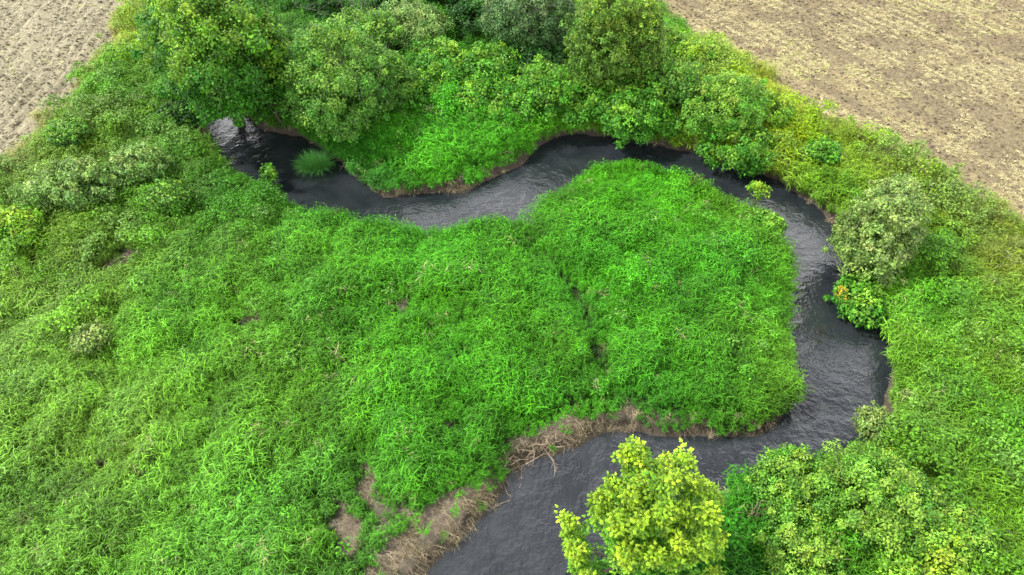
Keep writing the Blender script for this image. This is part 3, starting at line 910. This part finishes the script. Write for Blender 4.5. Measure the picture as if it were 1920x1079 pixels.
plant('shrub', 'shrub', 'mid green bush filling the gap between the tall leafy tree and the willow', 512, 150, 58, 90, 'ash', .85, G1, seed=70)
plant('shrub', 'shrub', 'olive green bush squeezed in behind the willow near the top edge', 690, 70, 58, 50, 'willow', .85, G1, seed=71)
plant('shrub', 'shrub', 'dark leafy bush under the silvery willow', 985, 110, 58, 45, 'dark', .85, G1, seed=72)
plant('shrub', 'shrub', 'leafy bush beneath the bright thicket above the headland grass', 780, 175, 50, 35, 'bright', .85, G1, seed=73)
plant('shrub', 'shrub', 'green bush in the middle of the thicket below the pale one', 965, 180, 50, 40, 'bright', .85, G1, seed=74)
plant('shrub', 'shrub', 'shaded bush between the two vine covered trees at their feet', 1150, 165, 60, 45, 'ash', .85, G1, seed=75)
plant('shrub', 'shrub', 'golden green bush on the field side of the narrow vine covered tree', 1245, 85, 38, 38, 'gold', .85, G1, seed=76)
plant('shrub', 'shrub', 'shaded bush at the top edge right of the dark tree', 760, 5, 55, 30, 'dark', .85, G1, seed=77)

G2 = 'bushes on the right bank'
plant('shrub', 'shrub', 'big round grey green bush leaning over the right reach of the stream', 1643, 438, 74, 96, 'greyshrub', .9, G2, 1.1, None, 8, seed=30)
plant('shrub', 'shrub', 'darker green bush with an orange sprig at the foot of the grey green bush', 1612, 558, 50, 38, 'bright', .8, G2, seed=31)
plant('shrub', 'shrub', 'low pale bush behind the big round grey green bush', 1700, 370, 50, 35, 'greyshrub', .8, G2, seed=32)

G3 = 'bushes beside the yellow green maple'
plant('shrub', 'shrub', 'leafy bush at the stream edge right of the maple', 1505, 918, 84, 62, 'gold', .85, G3, seed=40)
plant('shrub', 'shrub', 'big golden tipped bush at the lower right', 1640, 945, 112, 82, 'gold', .9, G3, seed=41)
plant('shrub', 'shrub', 'round bush nearest the grassy right slope', 1768, 992, 78, 82, 'gold', .85, G3, seed=42)
plant('shrub', 'shrub', 'bush with dead brown twigs at the bottom edge beside the maple', 1500, 1040, 84, 74, 'gold', .85, G3, seed=43)
plant('shrub', 'shrub', 'bright tipped bush cut by the bottom edge at the lower right', 1735, 1065, 100, 62, 'yellow', .85, G3, seed=44)

G4 = 'low shrubs in the meadow'
plant('shrub', 'shrub', 'pale creamy green elder shrub in the left meadow', 145, 345, 62, 34, 'pale', .8, G4, seed=50, lift=.55)
plant('shrub', 'shrub', 'pale green shrub between the creamy elder and the stream', 258, 305, 48, 30, 'pale', .8, G4, seed=51, lift=.55)
plant('shrub', 'shrub', 'yellow green shrub at the left edge of the meadow', 32, 420, 45, 34, 'yellow', .8, G4, seed=52, lift=.55)
plant('shrub', 'shrub', 'dark green shrub above the bare patch in the left meadow', 315, 368, 36, 20, 'willow', .8, G4, seed=53, lift=.55)
plant('shrub', 'shrub', 'small leafy shrub on the bank at the edge of the upper pool', 503, 326, 12, 14, 'bright', .9, G4, seed=54, lift=.25)
plant('shrub', 'shrub', 'small yellow tipped shrub by the right edge of the grassy loop', 1440, 418, 26, 22, 'bright', .8, G4, seed=55, lift=.55)
plant('shrub', 'shrub', 'slender sapling leaning out over the water by the grassy loop', 1423, 358, 17, 14, 'yellow', 1.1, G4, seed=57, lift=.55)
plant('shrub', 'shrub', 'bluish leafy shrub low in the left meadow', 170, 632, 32, 18, 'greyshrub', .7, G4, seed=58, lift=.55)
plant('shrub', 'shrub', 'grey green shrub beside the left field', 130, 250, 36, 24, 'willow', .8, G4, seed=59, lift=.55)
plant('shrub', 'shrub', 'tall weed clump on the narrow bank below the gravelly right bend', 1655, 800, 40, 26, 'greyshrub', .8, G4, seed=60, lift=.55)
plant('shrub', 'shrub', 'soft green shrub in the strip between the thicket and right field', 1545, 285, 30, 24, 'bright', .8, G4, seed=62, lift=.55)


# ---- yellow-green maple in front
def maple_leaf_mesh(seed, nleaf=16):
    """a spray of drooping lobed leaves round a shoot tip"""
    R_ = RS(seed); V, F = [], []
    prof = [(-.05, 0), (-.30, .10), (-.46, .36), (-.22, .42), (-.26, .72), (0, 1.0), (.26, .72), (.22, .42), (.46, .36), (.30, .10)]
    for k in range(nleaf):
        a = k * 2.4 + R_.uniform(-.3, .3); el = R_.uniform(-.35, .75)
        d = np.array((math.cos(a) * math.cos(el), math.sin(a) * math.cos(el), math.sin(el)))
        nrm = unit(np.array((0, 0, 1.)) + d * .25 + R_.normal(size=3) * .25)
        s = unit(np.cross(nrm, d)); nrm = np.cross(d, s)
        L = R_.uniform(.08, .125); p = d * R_.uniform(.04, .15) + np.array((0, 0, .05 * R_.randn()))
        b = len(V)
        V.append(p + d * L * .35 + nrm * L * .06)
        for (u, v) in prof:
            V.append(p + s * u * L + d * v * L - nrm * (abs(u) * .35 + v * v * .35) * L)
        for i in range(len(prof)):
            F.append((b, b + 1 + i, b + 1 + (i + 1) % len(prof)))
    return np.array(V), np.array(F)


R_ = RS(4242)
zc = 3.7
X, Y = at(1212, 985, zc)
zg = float(gz(X, Y))
mroot = empty('maple_tree', (X, Y, zg))
tag(mroot, 'young maple with glowing yellow green leaves in front of the lower pool', 'tree')
# ascending branch spires: each gives one lobe of the outline
spires = []
for k in range(22):
    a = k * 2.399 + R_.uniform(-.2, .2); rr_ = 1.47 * math.sqrt((k + .5) / 22)
    top = 2.22 - .55 * rr_ ** 1.4 + R_.uniform(-.25, .35)
    spires.append((rr_ * math.cos(a), rr_ * math.sin(a), zc - zg + top))
spires += [(-1.95, .35, 3.0), (-1.75, -.4, 2.6), (1.85, -.2, 3.1), (1.7, .7, 3.5), (1.8, -.9, 2.4), (-1.5, -.9, 2.2)]
Vt, Ft = [], []
pts, rad = limb((0, 0, -.2), (0, 0, zc - zg + 1.2), .11, .03, R_, 0, 7); tube(Vt, Ft, pts, rad, 8)
link(bpy.data.objects.new('trunk', np_mesh('trunk', Vt, Ft, M_bark, True)), mroot)
tips = []
for s_ in spires:
    Vt, Ft = [], []
    base = pts[1 + R_.randint(4)]
    hr = math.hypot(s_[0], s_[1])
    mid = np.array((s_[0] * .8, s_[1] * .8, max(s_[2] - 1.5, .9)))
    p1, r1 = limb(base, mid, .045, .022, R_, .03, 3); p2, r2 = limb(mid, s_, .022, .007, R_, 0, 4)
    tube(Vt, Ft, p1, r1, 5); tube(Vt, Ft, p2, r2, 5)
    line = [np.array(q) for q in p1[1:] + p2[1:]]
    L2 = len(line)
    for k in range(38):
        u = R_.rand() ** .7 * (L2 - 1); i = int(min(u, L2 - 2)); f = u - i
        p = line[i] * (1 - f) + line[i + 1] * f
        spread = .46 * (1 - .62 * u / (L2 - 1))
        o_ = unit(R_.normal(size=3)) * spread * R_.uniform(.4, 1.1); o_[2] *= .7
        tips.append((p + o_, u / (L2 - 1)))
        if k % 3 == 0:
            a_, b2 = limb(p, p + o_, .007, .003, R_, 0, 2); tube(Vt, Ft, a_, b2, 3)
    tips.append((line[-1], 1.1)); tips.append((line[-1] - (0, 0, .18), 1.05))
    link(bpy.data.objects.new('limb', np_mesh('limb', Vt, Ft, M_bark, True)), mroot)
sprays = [np_mesh('leaf_spray', *maple_leaf_mesh(700 + k), M_maple) for k in range(6)]
Cc = np.array((0, 0, zc - zg)); toc = unit(np.array((-X, -Y, CAM_H - zc)))
tp = np.array([p for p, _ in tips]); tu = np.array([u for _, u in tips])
show = (tp - Cc) @ toc + .3 * tp[:, 2]
order = np.argsort(-show)
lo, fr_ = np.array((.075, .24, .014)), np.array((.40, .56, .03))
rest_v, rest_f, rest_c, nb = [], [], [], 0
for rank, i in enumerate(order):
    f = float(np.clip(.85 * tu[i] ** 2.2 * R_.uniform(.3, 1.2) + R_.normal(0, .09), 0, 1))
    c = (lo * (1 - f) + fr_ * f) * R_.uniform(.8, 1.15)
    sc_ = R_.uniform(.7, 1.05)
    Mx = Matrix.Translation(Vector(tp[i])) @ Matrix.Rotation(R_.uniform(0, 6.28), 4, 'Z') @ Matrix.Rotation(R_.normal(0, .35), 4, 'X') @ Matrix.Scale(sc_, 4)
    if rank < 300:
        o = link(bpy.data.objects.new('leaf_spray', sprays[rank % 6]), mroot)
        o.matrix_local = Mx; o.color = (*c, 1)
    else:
        me = sprays[rank % 6]
        v = np.empty(len(me.vertices) * 3, np.float32); me.vertices.foreach_get('co', v); v = v.reshape(-1, 3)
        fa = np.empty(len(me.loops), np.int32); me.loops.foreach_get('vertex_index', fa)
        Mn = np.array(Mx)
        rest_v.append(v @ Mn[:3, :3].T + Mn[:3, 3]); rest_f.append(fa.reshape(-1, 3) + nb); nb += len(v)
        rest_c.append(np.tile(c, (len(v), 1)))
rest_f = np.concatenate(rest_f); NTRI += len(rest_f)
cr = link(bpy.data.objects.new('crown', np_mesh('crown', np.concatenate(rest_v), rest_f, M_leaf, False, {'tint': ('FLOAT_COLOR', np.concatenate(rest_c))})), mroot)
tag(cr, kind='stuff')


# ---- orange sprig on the right bank bush, bare twiggy shrubs, root tangle, tussock
def twig_thing(name, cat, label, px, py, z, n, length, spread, mat, seed, up=1.0, group=None, branch='branch', thick=.016):
    R_ = RS(seed)
    X, Y = at(px, py, z); root = empty(name, (X, Y, float(gz(X, Y)) if z < 1.6 else z)); tag(root, label, cat, group)
    for k in range(n):
        Vt, Ft = [], []
        b = R_.normal(size=3) * (spread * .25, spread * .25, .03)
        e = b + unit(R_.normal(size=3) * (1, 1, .5) + (0, 0, up)) * length * R_.uniform(.6, 1.15)
        e[2] = max(e[2], .04)
        p, rd = limb(b, e, thick, thick * .3, R_, .06, 5); tube(Vt, Ft, p, rd, 5)
        for q_ in range(4):
            j = R_.randint(2, 6); e2 = p[j] + unit(R_.normal(size=3) + (0, 0, up * .6)) * length * .35
            p2, rd2 = limb(p[j], e2, thick * .4, thick * .15, R_, .03, 3); tube(Vt, Ft, p2, rd2, 4)
        link(bpy.data.objects.new(branch, np_mesh(branch, Vt, Ft, mat, True)), root)
    return root


twig_thing('bare_shrub', 'shrub', 'leafless grey shrub of thin twigs between the willow and the top edge', 665, 30, 1.2, 26, 3.0, 1.0, M_greybark, 801)
twig_thing('brush_pile', 'driftwood', 'tangle of dead roots and branches lying at the muddy corner of the lower pool', 990, 838, .25, 26, .75, 1.3, M_dead, 802, .12, None, 'root', .016)
twig_thing('dead_branch', 'branch', 'thin dead branch lying in the water edge below the root tangle', 945, 905, .1, 14, .7, 1.2, M_dead, 803, .1, None, 'twig', .010)
twig_thing('dead_shrub', 'shrub', 'brown dead shrub on the headland under the bright thicket', 785, 195, 1.2, 14, .9, .5, M_dead, 804)
twig_thing('dead_shrub', 'shrub', 'reddish dead shrub on the headland below the pale bush', 952, 218, 1.2, 14, .8, .5, M_dead, 805)
twig_thing('dead_shrub', 'shrub', 'brown dead twigs among the bushes right of the maple', 1415, 985, 1.2, 16, 1.0, .7, M_dead, 806)
twig_thing('dead_shrub', 'shrub', 'dry brown twigs beneath the yellow tipped shrub of the grassy loop', 1432, 440, 1.2, 10, .6, .4, M_dead, 807)

R_ = RS(901)
X, Y = at(590, 305, .3)
tv, tf, tt = [], [], 0
Vb, Fb = [], []
rr = random.Random(5)
for k in range(1100):
    a = rr.uniform(0, 6.283); q = math.sqrt(rr.random())
    blade(Vb, Fb, (q * .48 * math.cos(a), q * .32 * math.sin(a), -.1), (math.cos(a) * q * .35 + rr.gauss(0, .18), math.sin(a) * q * .35 + rr.gauss(0, .18), 1), rr.uniform(.5, .95), .018, 1.3, rr, 4)
tus = link(bpy.data.objects.new('grass_tussock', np_mesh('grass_tussock', Vb, Fb, M_leaf, False, {'tint': ('FLOAT_COLOR', np.tile(np.array((.12, .38, .08)), (len(Vb), 1)))})))
tus.location = (X, Y, .05); tag(tus, 'round tussock of green grass standing alone in the dark upper pool', 'tussock')

Xs, Ys = at(1578, 548, 1.2)
Rr = RS(903); Pc = Rr.normal(0, .13, (9, 3))
Vv, Ff = leaf_cloud(Rr, Pc, np.full(9, .10), unit(Pc), 10, .08)
osp = link(bpy.data.objects.new('orange_shoot', np_mesh('orange_shoot', Vv, Ff, M_leaf, False, {'tint': ('FLOAT_COLOR', np.tile(np.array((.50, .38, .03)), (len(Vv), 1)))})))
osp.location = (Xs, Ys, 1.2); tag(osp, 'orange yellow leafy shoot at the waterside foot of the grey green bush', 'shoot')
print('COUNTS grass', NGR, 'forbs', NFO, 'crown tris', NTRI)
